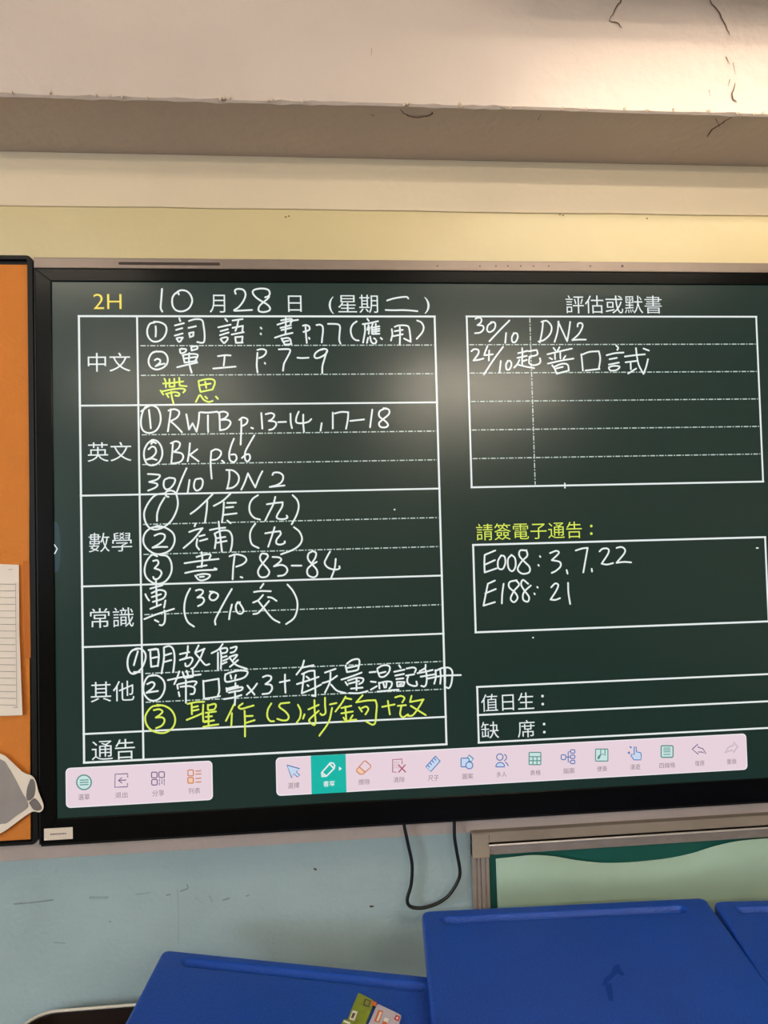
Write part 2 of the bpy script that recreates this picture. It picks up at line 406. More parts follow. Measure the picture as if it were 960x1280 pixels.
# ---- printed text
def text(s,x0,y0,x1,y1,m,y=E2,off=0.0,name='printed_text',zz=E2):
    cu=bpy.data.curves.new('t','FONT'); cu.body=s; cu.size=1; cu.offset=off; cu.resolution_u=3
    ob=bpy.data.objects.new('t',cu); COL.objects.link(ob)
    dg=bpy.context.evaluated_depsgraph_get(); me=bpy.data.meshes.new_from_object(ob.evaluated_get(dg))
    bpy.data.objects.remove(ob); bpy.data.curves.remove(cu)
    vs_=[v.co.copy() for v in me.vertices]
    ax0=min(v.x for v in vs_);ax1=max(v.x for v in vs_);ay0=min(v.y for v in vs_);ay1=max(v.y for v in vs_)
    cx,cy=(x0+x1)/2,(y0+y1)/2
    wx0=at(x0,cy).x; wx1=at(x1,cy).x; wz1=at(cx,y0).z; wz0=at(cx,y1).z
    for v in me.vertices:
        q=v.co; v.co=(wx0+(q.x-ax0)/(ax1-ax0)*(wx1-wx0), y, wz0+(q.y-ay0)/(ay1-ay0)*(wz1-wz0))
    me.materials.clear(); me.materials.append(M[m]); me.name=name
    o=bpy.data.objects.new(name,me); COL.objects.link(o); o.parent=scr; o.location=(0,0,0)-world(scr) if False else Vector((0,0,0))-world(scr)
    return o
T=-.003
for s,x0,y0,x1,y1,mm in [('2H',116.8,367.5,152,386.5,'yellow'),('月',262,368.5,281.5,391,'white2'),('日',360,369.5,377,390,'white2'),
    ('星期',422.5,368.5,472.5,391.3,'white2'),('(',410.8,371,417.2,392.5,'white2'),(')',530.3,371.5,537,392.2,'white2'),
    ('中文',109.8,441,163,464.6,'white2'),('英文',109.5,552.7,164.4,577,'white2'),('數學',111,665.6,165.2,689.8,'white2'),('常識',112.7,759.8,167.3,784.3,'white2'),
    ('其他',113.4,851.5,168,876.8,'white2'),('通告',114.8,924.4,168.8,949.7,'white2'),('評估或默書',707,369.5,827,392,'white2'),
    ('請簽電子通告',595.2,653.3,727.2,674.2,'lime'),('值日生',601.3,866.5,667.5,888.3,'white2'),('缺',601.3,902,623.6,923,'white2'),('席',647,900,668.3,921.5,'white2')]:
    o=text(s,x0,y0,x1,y1,mm,off=T if mm!='yellow' else -.008)
    if mm in('yellow','lime'): o['label']='yellow lettering' if mm=='yellow' else 'yellow-green lettering'
for u,v,mm in [(739,657.5,'lime'),(739,667,'lime'),(678,870,'white2'),(678.3,880,'white2'),(680,905,'white2'),(680.3,915,'white2')]:
    p=at(u,v); s=.0029; mb=MB()
    mb.face([(p.x+s*math.cos(a),E2,p.z+s*math.sin(a)) for a in [j*math.pi/5 for j in range(10)]],mm); build_s(mb,'colon_dot')
# ---- handwriting, traced stroke by stroke
HW=[
('date',175,355,6,'white',"166,38 160,120 156,180 168,208;292,80 285,66 262,75 243,110 246,165 275,200 325,205 370,180 392,130 380,85 350,55 310,48 285,58 270,72;718,75 712,50 735,38 775,45 792,80 775,130 740,175 705,200 760,200 840,196"),
('date',310,355,8,'white',"172,135 205,122 218,95 205,62 160,48 100,50 55,65 50,95 80,135 130,170 190,205 220,240 210,268 160,282 115,275 105,250 120,215 160,180 200,145 212,125"),
('date',420,355,6,'white',"383,125 430,110 490,100 530,98 542,110;372,196 430,198 500,197 560,200 610,205"),
('l1',175,355,6,'white',"110,290 75,300 55,345 62,395 95,430 140,430 180,400 200,350 190,310 150,288 105,284;118,318 120,350 118,395;295,258 303,280;263,312 330,295;272,345 318,332;262,388 320,372;275,410 290,434|290,434 302,432 322,402|322,402 285,405 275,412;368,278 415,265 465,272 478,320 485,380 482,430 465,442 430,436;365,330 420,318;370,372 375,398;368,370 402,362|402,362 400,390|400,390 375,400;640,262 655,280;588,326 680,306;605,355 660,340;600,385 665,365;605,415 625,440 635,442 658,415 650,400 610,408;695,275 770,264;738,275 728,320 716,352;695,330 772,315|772,315 768,358;688,380 778,362;715,405 720,442;715,400 770,395|770,395 765,435;720,442 770,440;905,328 912,336;905,372 908,378"),
('l1',310,355,8,'white',"378,325 378,400 375,495;332,365 420,350 442,362 425,395;295,408 400,375 500,360;325,440 375,428 430,412;335,462 430,440;270,538 350,512 445,490;335,545 350,575 370,608;345,548 400,540 425,560 430,600;355,578 405,568;365,608 435,602;550,418 580,412 610,425 615,455 590,470 555,480;575,420 580,500 588,590;610,538 615,550;685,412 720,408 745,425 750,470 742,540 738,585;800,400 850,400 900,405 920,430 915,500 912,560 925,598"),
('l1',420,355,6,'white',"155,282 125,305 110,345 120,395 145,420 170,425;235,262 245,278;200,302 250,295 315,280;215,300 218,350 210,400 203,440;245,310 235,345;250,325 245,375;275,300 265,330;268,325 270,375;268,330 325,318;270,346 325,336;272,361 325,352;275,376 325,374;298,300 298,375;240,405 232,442;255,395 265,435 285,448 300,440 302,425;285,408 295,415;335,405 345,415;418,340 422,380 412,425;440,322 470,312 520,312 545,325 555,380 560,435|560,435 510,410;440,355 500,345;430,392 500,378;478,325 480,380 478,450;608,275 640,290 657,325 645,365 605,412"),
('l2',175,355,6,'white',"125,505 85,525 65,575 78,620 120,642 170,630 205,595 205,545 175,512 130,508 100,512;112,572 130,562 150,570 150,590 118,618|118,618 150,605 185,598;315,485 300,492 308,520 340,510 345,490 310,488;385,470 388,500|388,500 430,488|430,488 430,468 388,472;325,545 335,590;320,535 380,525 430,530 430,550 415,575;335,560 420,548;340,590 425,578;280,625 350,608 430,590;370,520 368,570 375,620 388,665;585,542 640,535 680,537;635,545 632,580 628,612;550,635 630,628 718,620"),
('l2',310,355,8,'white',"95,660 140,652 178,665 178,695 150,725 112,742;95,690 90,760 88,820 96,885;168,790 172,798;308,655 370,652 415,655 420,680 385,750 360,800 350,868;495,738 540,742 605,738;750,655 710,665 670,700 668,735 700,742 750,720 785,690 790,660 760,650 730,655;785,680 765,750 745,820 742,892"),
('l3',175,355,6,'lime',"175,748 250,742 325,732;185,712 195,740 195,775;222,715 222,770;222,772 258,770;258,712 260,770;295,705 298,760;298,762 350,768;160,808 240,792 310,785 340,795 325,815;155,800 175,830;200,825 215,850;195,825 260,812 295,822 290,840 265,838;235,810 240,850 252,895;440,728 445,770 455,810;440,728 500,715 550,718 562,745 545,790;490,735 498,780;455,760 530,748;455,810 545,792;420,885 445,835;455,835 480,870 515,885 545,878;490,845 505,860;570,845 585,862"),
('l4',170,500,6,'white',"110,40 70,55 45,110 38,180 55,230 100,248 150,230 180,180 185,120 165,65 125,42 90,50 40,85;98,75 105,140 112,212;262,70 255,130 240,235;245,80 290,70 325,90 310,130 260,160|260,160 300,195 345,242;378,108 388,160 398,222|398,222 425,175|425,175 455,238|455,238 470,160 475,95;485,92 540,95 610,88;540,115 540,200 542,240;625,95 628,150 630,225;615,95 660,88 690,105 670,135 635,150|635,150 690,150 710,175 680,215 630,228;790,140 790,220 785,335;775,150 800,132 835,145 830,175 800,195;865,208 878,214;940,98 948,215"),
('l4',320,500,5.3333,'white',"65,95 100,88 122,100 110,125 85,140|85,140 125,145 135,165 115,192 88,200;148,148 200,146;230,92 232,150 240,188;285,78 270,115 270,150 310,155 350,145 368,128;315,98 315,160 320,212;438,155 430,205;512,85 512,190;525,90 570,80 615,82|615,82 612,130 600,192;628,140 720,130;775,65 768,120 760,182;865,55 825,75 822,110 860,140 880,165 865,182 830,180 820,155 845,130 885,95 885,65 850,55"),
('l5',170,500,6,'white',"130,310 95,320 65,370 62,430 85,480 130,490 175,465 198,410 190,350 160,310 125,300 105,312;115,330 130,315 150,325;95,370 120,350 145,360 150,395 120,430 75,450 120,440 155,450;278,320 272,400 265,478;262,325 300,310 330,325 320,360 285,390|285,390 340,400 355,430 330,465 265,478;405,325 398,400 388,460;460,370 405,412|405,412 470,460;565,385 560,480 568,590;565,385 600,370 635,385 635,415 605,445 565,450;645,455 662,470;735,290 715,340 700,400 705,450 735,465 755,440 745,410 715,410;888,265 850,330 820,390 818,440 835,462 855,440 850,410 825,410 795,435"),
('l6',170,500,6,'white',"90,555 140,558 180,565 160,595 100,615|100,615 150,625 162,640 140,660 92,680;245,585 215,600 208,640 225,670 260,660 290,620 290,590 250,583;380,512 345,590 305,695;402,600 395,650 388,695;470,590 445,600 435,650 455,680 490,660 502,615 490,590 465,592;700,530 700,590 685,665;678,525 730,530 770,570 765,620 730,655 682,665;840,550 815,620 790,672;840,550 870,610 895,655|895,655 925,580 948,535"),
('l6',320,500,5.3333,'white',"110,500 120,485 155,485 180,505 175,540 145,565 92,580|92,580 140,575 190,570"),
('l7',175,612,6,'white',"190,28 120,40 70,90 35,160 35,220 60,275 110,300 170,285 230,240 270,170 285,100 270,30 240,8 205,12 190,30 200,50 215,55;185,60 150,120 130,180 128,235;545,35 500,80 430,145 380,182;505,85 500,160 488,245;680,30 620,85 555,122;630,95 625,170 615,245;655,100 720,98;645,135 700,130;625,190 725,178"),
('l7',300,612,6,'white',"135,42 95,70 72,115 75,170 105,210 150,225;265,55 250,110 215,180 190,232;202,110 270,100 320,95|320,95 315,130 280,190 280,215 320,222 355,212 350,195;395,42 430,80 440,130 425,190 388,260"),
('l8',175,612,6,'white',"150,280 90,285 40,325 25,385 50,440 110,480 170,480 230,450 260,390 250,330 200,290 140,272 110,280;110,345 150,330 185,340 180,375 140,410 95,435|95,435 150,430 205,430;418,255 410,275;370,318 420,300 470,290|470,290 400,375 328,438;430,370 425,420 445,450;445,350 485,340;450,385 505,370;525,303 580,292 640,285;590,240 600,330 615,465;560,330 570,370 562,440;560,330 610,308 665,310 690,350 690,410 680,460;575,365 640,355;580,398 650,385;655,232 680,252"),
('l8',300,612,6,'white',"115,255 85,300 75,350 90,410 140,438;260,282 245,330 225,390 212,428;190,328 250,318 300,312|300,312 305,335 275,375 275,405 305,412 335,400 335,388;405,282 445,315 465,365 450,410 400,450 308,485"),
('l9',175,612,6,'white',"130,500 90,490 50,540 35,605 50,660 100,700 150,705 200,680 235,620 235,550 205,500 150,490;100,535 130,530 138,555 110,590|110,590 150,605 162,630 140,665 110,672 100,655;462,470 468,520 462,580;425,505 500,485 530,490 520,520;335,552 450,535 590,520;430,580 500,568;340,625 430,608 570,600 560,590;415,645 440,675 470,680 510,665 525,640 480,632 430,640;450,655 480,652;710,495 700,580 695,672;672,500 720,485 780,500 798,530 770,560 722,578;755,655 768,660"),
('l9',300,612,6,'white',"205,485 165,480 150,510 165,545 205,590 220,620 200,652 155,655 135,620 150,580 190,530 210,500 195,480;245,505 290,508 310,525 290,550 255,575|255,575 310,565 345,580 355,610 330,640 285,648;388,570 460,570;545,462 515,480 510,520 540,560 575,600 578,640 550,658 510,640 505,600 530,570 575,542;545,460 570,475 565,510 540,550;675,465 650,510 635,550 660,585 710,600 745,592 745,575;718,520 710,590 685,660"),
('l10',170,720,8,'white',"200,30 205,150 210,300;145,125 265,92;158,170 230,140 285,150 298,180 270,225 170,258;160,210 250,182;95,182 110,215 132,245;145,328 250,285;295,245 282,315;85,430 200,385 380,328;285,345 292,400 285,465 260,492 238,488;190,440 225,458;542,125 505,200 485,290 488,380 520,460 580,505;600,145 640,135 670,150 660,180 615,215|615,215 665,215 682,245 660,280 622,300;770,165 745,180 735,215 755,240 790,238 818,210 818,180 780,160 740,155"),
('l10',270,720,8,'white',"158,130 100,230 30,360 -8,440 -5,485;160,285 140,370 132,432;240,262 205,280 200,330 220,370 255,375 275,345 255,300 225,262 210,270;475,78 445,120;380,160 450,150 548,152;470,190 425,240 372,265;520,210 560,218 605,248;420,245 470,310 560,420 635,465;530,250 470,320 420,370 375,380;715,85 770,150 810,240 812,330 780,420 702,480"),
('l11',150,800,6,'white',"130,68 90,80 62,130 58,190 75,240 110,252 160,215 190,150 190,100 160,68 120,65 85,85;135,85 118,140 105,188;105,240 150,240;215,75 270,65;228,80 230,130 235,200;215,75 285,68|285,68 292,120 285,195;240,135 290,125;238,200 285,192;330,60 330,140 312,250;330,55 370,45 400,70 410,140 400,240;335,115 385,100;330,165 385,150;510,45 508,80;450,105 520,90;505,95 495,130 450,150;470,145 530,130 545,150 520,190 495,195 490,175;590,40 565,90;565,95 635,65;630,70 600,140 560,200 535,215;565,100 600,140 640,185 670,180;770,30 740,70 688,98;735,95 735,220;750,60 760,120 757,215;755,65 800,60 800,90 760,100;765,130 800,120;775,155 810,140;765,180 800,165;830,60 875,50 860,85 830,95;825,125 880,110 850,150;820,130 870,185 950,215;885,150 850,180 825,200"),
('l12',150,800,6,'white',"255,265 210,275 180,330 178,390 210,440 255,455 305,430 335,370 330,310 290,270 240,262;205,330 240,315 260,330 245,360 200,395|200,395 240,388 285,382;360,300 480,275 605,258;445,235 430,280 408,330;470,240 485,285;500,230 515,275;545,215 550,270;485,285 545,275;430,335 435,365;440,390 447,420;440,330 540,310 575,315 560,340;455,350 520,345 560,360 555,400 530,405;495,300 495,470;625,305 630,435;625,310 740,290|740,290 745,380 735,415;630,440 700,430 750,420"),
('l12',230,820,8,'white',"415,180 410,230 430,258 520,240 600,215 635,175 625,150 550,145 460,165 415,185;465,190 475,225;520,190 510,225;515,270 515,310;425,320 430,355;435,325 540,298;440,340 575,310 580,335 545,350;450,365 550,345;400,430 490,415 575,390;510,350 512,420 508,490;635,295 670,340 705,385;730,275 690,330 628,385;790,210 830,195 870,205 865,240 815,280|815,280 870,290 880,330 850,370 785,380"),
('l12',340,820,8,'white',"130,185 130,270 135,365;78,262 175,242;320,45 300,110 245,185;290,118 350,105 415,92;320,170 310,270 298,370;300,180 370,150 425,145|425,145 430,250 435,400|435,400 400,395;345,205 370,225;250,280 360,245 465,208;355,290 365,300;298,372 400,330 490,285;530,165 635,128;505,270 580,245 650,198;585,165 578,260 530,365;590,285 650,345 735,370;750,75 800,40 860,30 875,60 865,110 850,140 750,160;735,95 750,160;745,120 860,95;695,235 790,205 895,165;735,260 755,290;760,245 850,218 910,225 905,260 870,280;770,275 870,250;790,325 905,315;845,225 845,340;770,370 870,370 955,350"),
('l12',450,820,7.385,'white',"88,150 145,145;100,235 145,240;100,310 155,278;160,130 170,160 185,190 225,188 265,150 275,105 250,85 200,90 160,115;175,160 235,145;175,245 180,300;175,250 240,235 290,240 290,275 270,300;215,250 225,290;245,245 240,290;160,328 260,318 355,310;360,85 375,108;315,145 410,125;325,180 405,165;335,212 400,205;340,240 345,280|345,280 400,275|400,275 410,240|410,240 345,238;365,262 385,258;430,115 490,105 515,120 505,150;425,180 500,168;445,185 435,220 445,255 490,275 525,270 520,235;605,80 600,110 550,140;530,158 600,145 670,128;560,190 690,168;600,110 615,180 612,250 595,280 565,275;695,130 700,190 685,255;700,135 760,110 820,108 850,140 850,200 840,260 820,295 790,285;740,125 745,190 740,255;785,120 785,250;625,208 760,182 930,175"),
('l13',150,800,6,'lime',"300,490 240,500 195,560 195,620 230,670 290,695 350,690 400,650 415,590 390,530 340,495 280,485;255,525 295,518 320,535 300,560 270,580|270,580 320,580 335,605 315,640 272,660"),
('l13',220,865,6,'lime',"88,88 150,75 212,72;118,90 120,165;120,115 165,105;125,140 170,130;82,208 150,180 205,155;205,95 203,150 205,220|205,220 240,215;240,95 240,130;240,100 290,88 300,105 285,130 245,135;225,155 300,145;225,185 270,180;215,225 285,212;205,260 260,250 318,242;245,155 245,255;435,92 405,155 375,215;420,158 415,255;500,85 470,110 490,125 540,112 582,100;515,140 518,230 518,332;525,180 575,178;520,232 590,210;715,85 690,130 685,180 705,215 735,218;850,78 785,85|785,85 775,110 820,145 845,180 835,208 800,212 760,200;915,95 935,140 930,190 905,230"),
('l13',370,860,5.647,'lime',"60,185 50,215;88,150 160,118;130,85 132,160 138,240 125,260 95,235 100,215 160,160;205,68 205,120 208,175 185,190 172,180;240,115 285,105;255,140 230,240 165,335;350,60 320,110 278,165;350,70 390,78;320,140 390,125;348,130 355,230;320,178 400,165;335,208 345,222;400,192 385,215;330,238 380,228 425,222;470,50 425,100|425,100 500,88 560,85|560,85 570,120 565,190 560,240 540,258 495,235;445,135 465,165;465,140 495,130 510,150 490,185;608,132 695,115;648,90 655,140 662,185;700,65 740,55 765,70 750,100;718,125 775,120;745,125 740,145 735,185 755,205 790,185;815,55 805,95|805,98 900,80;810,125 850,150 915,190;895,85 870,130 825,190 790,195"),
('r1',580,390,6,'white',"85,52 110,42 130,55 125,80 100,100|100,100 140,105 145,130 120,155 82,160;210,80 180,100 172,135 190,152 222,135 235,100 225,78 200,78;340,65 270,135 190,220;315,158 308,232;375,160 358,190 362,225 385,225 402,190 395,162 370,160;592,68 585,140 568,230;580,75 620,68 655,110 645,165 600,210 558,222;708,72 700,150 678,225;705,75 740,150 772,220|772,220 785,150 795,75;850,110 855,88 880,85 888,110 860,165 810,212|810,212 860,208 912,208"),
('r2',580,390,6,'white',"55,295 75,280 105,285 108,310 85,345 70,365|70,365 105,360 145,350;175,258 160,295 150,325|150,325 185,322 215,318;188,290 185,365;292,262 220,360 148,470;275,368 265,455;335,365 315,390 318,430 340,430 355,395 345,368 325,368;405,310 475,292;435,272 438,325;400,345 470,330;435,330 435,395;415,360 400,390 375,418;440,370 470,360;400,395 460,410 525,422;485,295 545,285|545,285 548,320 495,335;490,335 488,385 520,400 560,390 572,370 568,348;625,318 720,295 808,275;670,270 685,290;715,265 700,292;680,310 682,355;720,300 722,350;640,345 660,355;760,330 745,350;628,388 730,365 820,350;660,400 680,430 695,465;670,415 730,390 775,395 785,440;690,425 740,412;700,462 785,440"),
('r2',660,390,6,'white',"398,318 405,380 410,440;405,320 460,300 530,295|530,295 540,350 530,425;430,440 535,428;660,252 675,270 668,285;588,325 650,310 715,305;610,355 665,345;605,395 680,380;605,425 620,440 665,435 685,410 640,405 605,415;725,335 800,325 875,318;808,272 815,330 830,400 865,465|865,465 885,410 898,355;865,275 905,290;730,378 810,368;768,375 770,430;750,462 810,425"),
('n1',590,675,4.5714,'white',"132,60 72,85|72,85 70,130 72,185|72,185 140,162;75,140 130,115;165,90 148,120 150,160 175,165 190,130 185,95 165,88;225,85 205,110 208,160 230,178 248,150 245,105 225,85;310,60 275,60 270,90 300,125 328,155 325,185 285,192 260,165 285,120 315,90 310,58;387,92 390,97;378,142 381,147;445,75 480,62 495,75 455,115|455,115 500,125 505,150 480,175 455,188;540,172 545,192;592,60 630,48 660,45|660,45 650,100 635,185;683,165 685,180;728,65 745,50 775,50 778,75 740,135|740,135 770,140 805,132;825,45 850,40 870,50 870,75 825,130|825,130 870,125 908,128"),
('n2',590,675,4.5714,'white',"130,232 90,250|90,250 80,300 65,375|65,375 130,355;75,305 135,280;180,250 172,310 170,362;255,230 215,240 212,270 245,300 260,330 240,355 220,335 240,290 268,255 250,230;320,250 290,228 280,255 300,290 325,325 318,352 292,340 295,300 335,260;372,268 375,272;355,305 358,310;452,270 475,248 492,258 480,290 448,340|448,340 475,342 502,332;548,245 550,300 560,365"),
]
layers={}
for key,ox,oy,s,c,txt in HW:
    lst=layers.setdefault(key,[])
    for st in txt.split(';'):
        parts=[[v2(at(ox+float(a.split(',')[0])/s,oy+float(a.split(',')[1])/s)) for a in part.split()] for part in st.split('|')]
        xs=[p.x for q in parts for p in q]; lst.append((min(xs),max(xs),parts,c))
for key,lst in layers.items():          # strokes that overlap sideways make one written character
    lst.sort(key=lambda t:t[0]); groups=[]; hi=-9
    for x0,x1,parts,c in lst:
        if x0>hi+.0005 or not groups: groups.append([]); hi=x1
        groups[-1].append((parts,c)); hi=max(hi,x1)
    for g in groups:
        mb=MB()
        for parts,c in g:
            for P in parts: ribbon(mb,catmull(P,5),.0036,E3 if c=='white' else E4,c)
        build_s(mb,'handwritten_character','yellow-green handwriting' if g[0][1]=='lime' else None)
mb=MB()
for u,v in ((493,637),(666,797)): ribbon(mb,[v2(at(u,v))],.0034,E3,'white')
build_s(mb,'pen_dot')
# ---- toolbars
def bar(p0,p1,name):
    x0=at(*p0).x; z1=at(*p0).z; x1=at(*p1).x; z0=at(*p1).z
    mb=MB(); mb.face([(x,E1,z) for x,z in rrect(x0,z0,x1,z1,.009)],'bar2'); 
    mb.face([(x,E2+.0001,z) for x,z in rrect(x0+.002,z0+.002,x1-.002,z1-.002,.008)],'bar'); build_s(mb,name,'pale pink toolbar')
    return x0,z0,x1,z1
bx=bar((82,960),(266.3,999.8),'toolbar'); bx2=bar((344.6,946.9),(934.4,962),'toolbar')
mb=MB(); p=at(389,968); q=at(432.6,968); mb.face([(p.x,E2,bx2[1]),(q.x,E2,bx2[1]),(q.x,E2,bx2[3]),(p.x,E2,bx2[3])],'teal'); build_s(mb,'toolbar_button','teal highlighted button')
def icon(items,u0=0,v0=0,s=1.0):
    mb=MB()
    for k,it in enumerate(items):
        kind,m,pts=it[0],it[1],it[2]
        P=[v2(at(u0+a/s,v0+b/s)) for a,b in pts]
        yy=E3-.00004*k
        if kind=='f': mb.face([(p.x,yy,p.y) for p in P],m)
        elif kind=='l': ribbon(mb,P,it[3] if len(it)>3 else .0021,yy,m)
        elif kind=='c': ribbon(mb,P,it[3] if len(it)>3 else .0021,yy,m,closed=True)
    return build_s(mb,'toolbar_icon')
def circ(cx,cy,r,n=20,a0=0,a1=360):
    return [(cx+r*math.cos(math.radians(a0+(a1-a0)*i/n)),cy+r*math.sin(math.radians(a0+(a1-a0)*i/n))) for i in range(n+(0 if a1-a0==360 else 1))]
def rr(x0,y0,x1,y1,r): return rrect(x0,y0,x1,y1,r,3)
A=(80,945,4.8); Bq=(340,930,6); Cq=(490,925,6); Dq=(640,915,6); Eq=(780,910,6)
icon([('f','igfill',circ(121,157,44)),('c','igreen',circ(121,157,44),.0026)]+[('l','igreen',[(98,y),(146,y-2)],.0020) for y in (144,158,172)],*A)
icon([('l','ipurple',[(383,125),(383,105),(308,108),(306,187),(382,183),(382,165)]),('l','ipurple',[(372,143),(328,146)]),('l','ipurple',[(346,130),(328,146),(347,160)])],*A)
icon([('c','ipurple',rr(526,96,559,130,7)),('c','ipurple',rr(570,94,603,128,7)),('c','ipurple',rr(527,140,560,173,7))]+[('l','ipurple',[(x,a),(x,b)],.0016) for x,a,b in ((573,138,150),(573,158,172),(588,140,146),(588,152,165),(602,138,155),(602,163,171))],*A)
icon([('c','iorange',rr(744,83,777,118,6)),('f','iofill',rr(744,128,777,162,6)),('c','iorange',rr(744,128,777,162,6)),('l','iorange',[(792,90),(822,88)]),('l','iorange',[(792,108),(822,106)]),('l','iorange',[(792,134),(822,132)]),('l','iorange',[(792,156),(822,154)])],*A)
arrow=[(112,157),(208,184),(182,206),(208,233),(190,247),(166,222),(148,253)]
icon([('f','ifill',arrow),('c','iblue',arrow)],*Bq)
icon([('c','white',[(438,140),(460,143),(470,160),(466,182),(408,240),(375,243),(372,215)],.0030),('l','white',[(432,148),(464,182)],.003),('l','white',[(375,212),(408,240)],.003),('f','white',[(372,222),(376,243),(395,240)]),('f','white',[(502,166),(524,184),(502,200)])],*Bq)
icon([('f','iofill',[(635,200),(660,170),(695,205),(665,228),(645,220)]),('c','iorange',[(700,125),(742,162),(738,176),(680,226),(660,226),(634,204),(636,190),(690,128)]),('l','iorange',[(656,172),(697,208)])],*Bq)
icon([('l','ired',[(75,175),(75,142),(5,146),(5,240),(28,240)]),('l','ired',[(50,188),(100,238)],.0026),('l','ired',[(98,186),(50,240)],.0026)]+[('l','ired',[(x,165+dy),(x+6,165+dy)],.0009) for x in (18,32,46) for dy in (0,14,28,42)],*Cq)
icon([('f','ifill',[(325,120),(360,158),(290,236),(253,200)]),('c','iblue',[(325,120),(360,158),(290,236),(253,200)])]+[('l','iblue',[(a,b),(a+12,b+14)]) for a,b in ((268,188),(284,170),(300,153),(316,136))],*Cq)
icon([('f','igfill',[(578,112),(610,140),(596,160),(560,140)]),('c','iblue',[(578,112),(610,140),(592,162),(556,140)]),('f','ifill',rr(517,135,576,200,5)),('c','iblue',rr(517,135,576,200,5)),('f','ifill',circ(579,189,26)),('c','iblue',circ(579,189,26))],*Cq)
icon([('c','iblue',circ(808,127,24)),('f','ifill',[(778,200)]+circ(811,198,32,12,180,360)+[(844,200)]),('c','iblue',circ(811,200,33,12,180,360)),('l','iblue',circ(834,130,24,8,-70,70)),('l','iblue',[(850,165),(864,178),(870,192)])],*Cq)
icon([('f','igfill',rr(127,152,215,244,6)),('c','igreen',rr(127,152,215,244,6)),('l','igreen',[(127,184),(215,184)]),('l','igreen',[(127,214),(215,214)]),('l','igreen',[(156,184),(156,244)]),('l','igreen',[(186,184),(186,244)])],*Dq)
icon([('c','iblue',rr(368,170,402,206,8)),('c','iblue',rr(438,132,470,158,8)),('c','iblue',rr(438,172,470,198,8)),('c','iblue',rr(438,211,470,236,8)),('l','iblue',[(402,188),(438,186)]),('l','iblue',[(438,145),(420,147),(420,224),(438,224)])],*Dq)
icon([('f','igfill',rr(625,127,718,217,5)),('c','igreen',rr(625,127,718,217,5)),('l','igreen',[(664,130),(664,176),(680,162),(696,176),(696,130)]),('f','igreen',[(640,185),(664,160),(664,178),(655,200),(640,205)])],*Dq)
hand=[(75,198),(75,140),(90,140),(92,178),(124,184),(128,200),(126,238),(72,238),(50,205),(56,196)]
icon([('f','ifill',hand),('c','iblue',hand),('l','iblue',[(45,140),(52,146)],.003),('l','iblue',[(30,185),(38,178),(38,190)],.003)],*Eq)
icon([('f','igfill',rr(277,132,366,219,10)),('c','igreen',rr(277,132,366,219,10),.0026)]+[('l','igreen',[(296,y),(344,y-1)],.0018) for y in (150,164,178,197)],*Eq)
und=[(510,158),(552,120),(553,142),(590,155),(614,192),(585,180),(556,178),(555,196)]
icon([('c','ipurple',und)],*Eq)
red=[(850,140),(820,105),(818,128),(780,145),(755,188),(785,172),(815,165),(818,185)]
icon([('c','igrey',red,.0030)],*Eq)
for s,x0,y0,x1,y1 in [('選單',98,992.5,112.3,999.8),('退出',144.2,989.8,159.6,997),('分享',190.4,987.3,205.4,995),('列表',235.8,984.6,250.4,992),('選擇',360,978,374.2,985.3),('書寫',404.2,975.8,418.3,983),
    ('擦除',448,973.5,462.5,980.7),('清除',491.7,970.8,505.8,978),('尺子',535,969,548.3,976),('圖案',577.8,966.7,591.3,973.5),('多人',620.3,964.5,633.3,971),('表格',662.5,962.3,675.8,969),('腦圖',704,960,717.5,966.6),
    ('便簽',746.2,957.5,758.8,964),('漫遊',787.5,955,800,961.8),('四線格',824,953,843.8,959.8),('復原',868.3,950.5,880.3,957.2),('重做',908.3,948.3,920.3,955)]:
    text(s,x0,y0,x1,y1,'white' if s=='書寫' else 'icap',y=E3,off=.01 if s=='書寫' else .0,name='toolbar_caption')
# side tab with arrow, bottom dash
mb=MB(); p0=at(66,652); p1=at(66,716); xx=at(76,684).x
mb.face([(AX0,E1,p0.z)]+[(AX0+(xx-AX0)*math.sin(a)**.6,E1,(p0.z+p1.z)/2+(p0.z-p1.z)/2*math.cos(a)) for a in [math.pi*j/14 for j in range(1,14)]]+[(AX0,E1,p1.z)],'tab')
for pts in [[(68.3,681),(71.8,686),(68.6,692)]]: ribbon(mb,[v2(at(u,v)) for u,v in pts],.0022,E3,'white')
build_s(mb,'side_tab')
mb=MB(); p=at(121.5,1021.3); q=at(146,1020.6); mb.face([(p.x,E1,p.z-.0022),(q.x,E1,p.z-.0022),(q.x,E1,p.z+.0008),(p.x,E1,p.z+.0008)],'yellow'); build_s(mb,'screen_dash')
# sticker
p=at(55,1036,-.0046); q=at(91,1048.5,-.0046)
mb=MB(); mb.box((p.x,-.0048,q.z),(q.x,-.004,p.z),'sticker')
st=mb.build('sticker',disp); st['label']='small white label sticker'
mb=MB(); zc=(p.z+q.z)/2
x=p.x+.012
while x<q.x-.012:
    wv=random.uniform(.002,.004); mb.face([(x,-.0050,zc-.0012),(x+wv,-.0050,zc-.0012),(x+wv,-.0050,zc+.0012),(x,-.0050,zc+.0012)],'ink'); x+=wv+.001
mb.build('fine_print',st)

# ================================================================== CABLE
Yc=.062
pts=[(504,1010),(505,1030),(510,1055),(515,1080),(514,1105),(509,1124),(513,1133),(527,1135),(545,1130),(560,1120),(571,1104),(575,1090),(571,1065),(568,1045),(568,1020),(568,1006)]
P=[at(u,v,Yc) for u,v in pts]
mb=MB(); tube(mb,catmull(P,6),.0037,'cable'); c=mb.build('power_cable',smooth=True); tag(c,'thin black cable hanging in a loop below the display','cable')

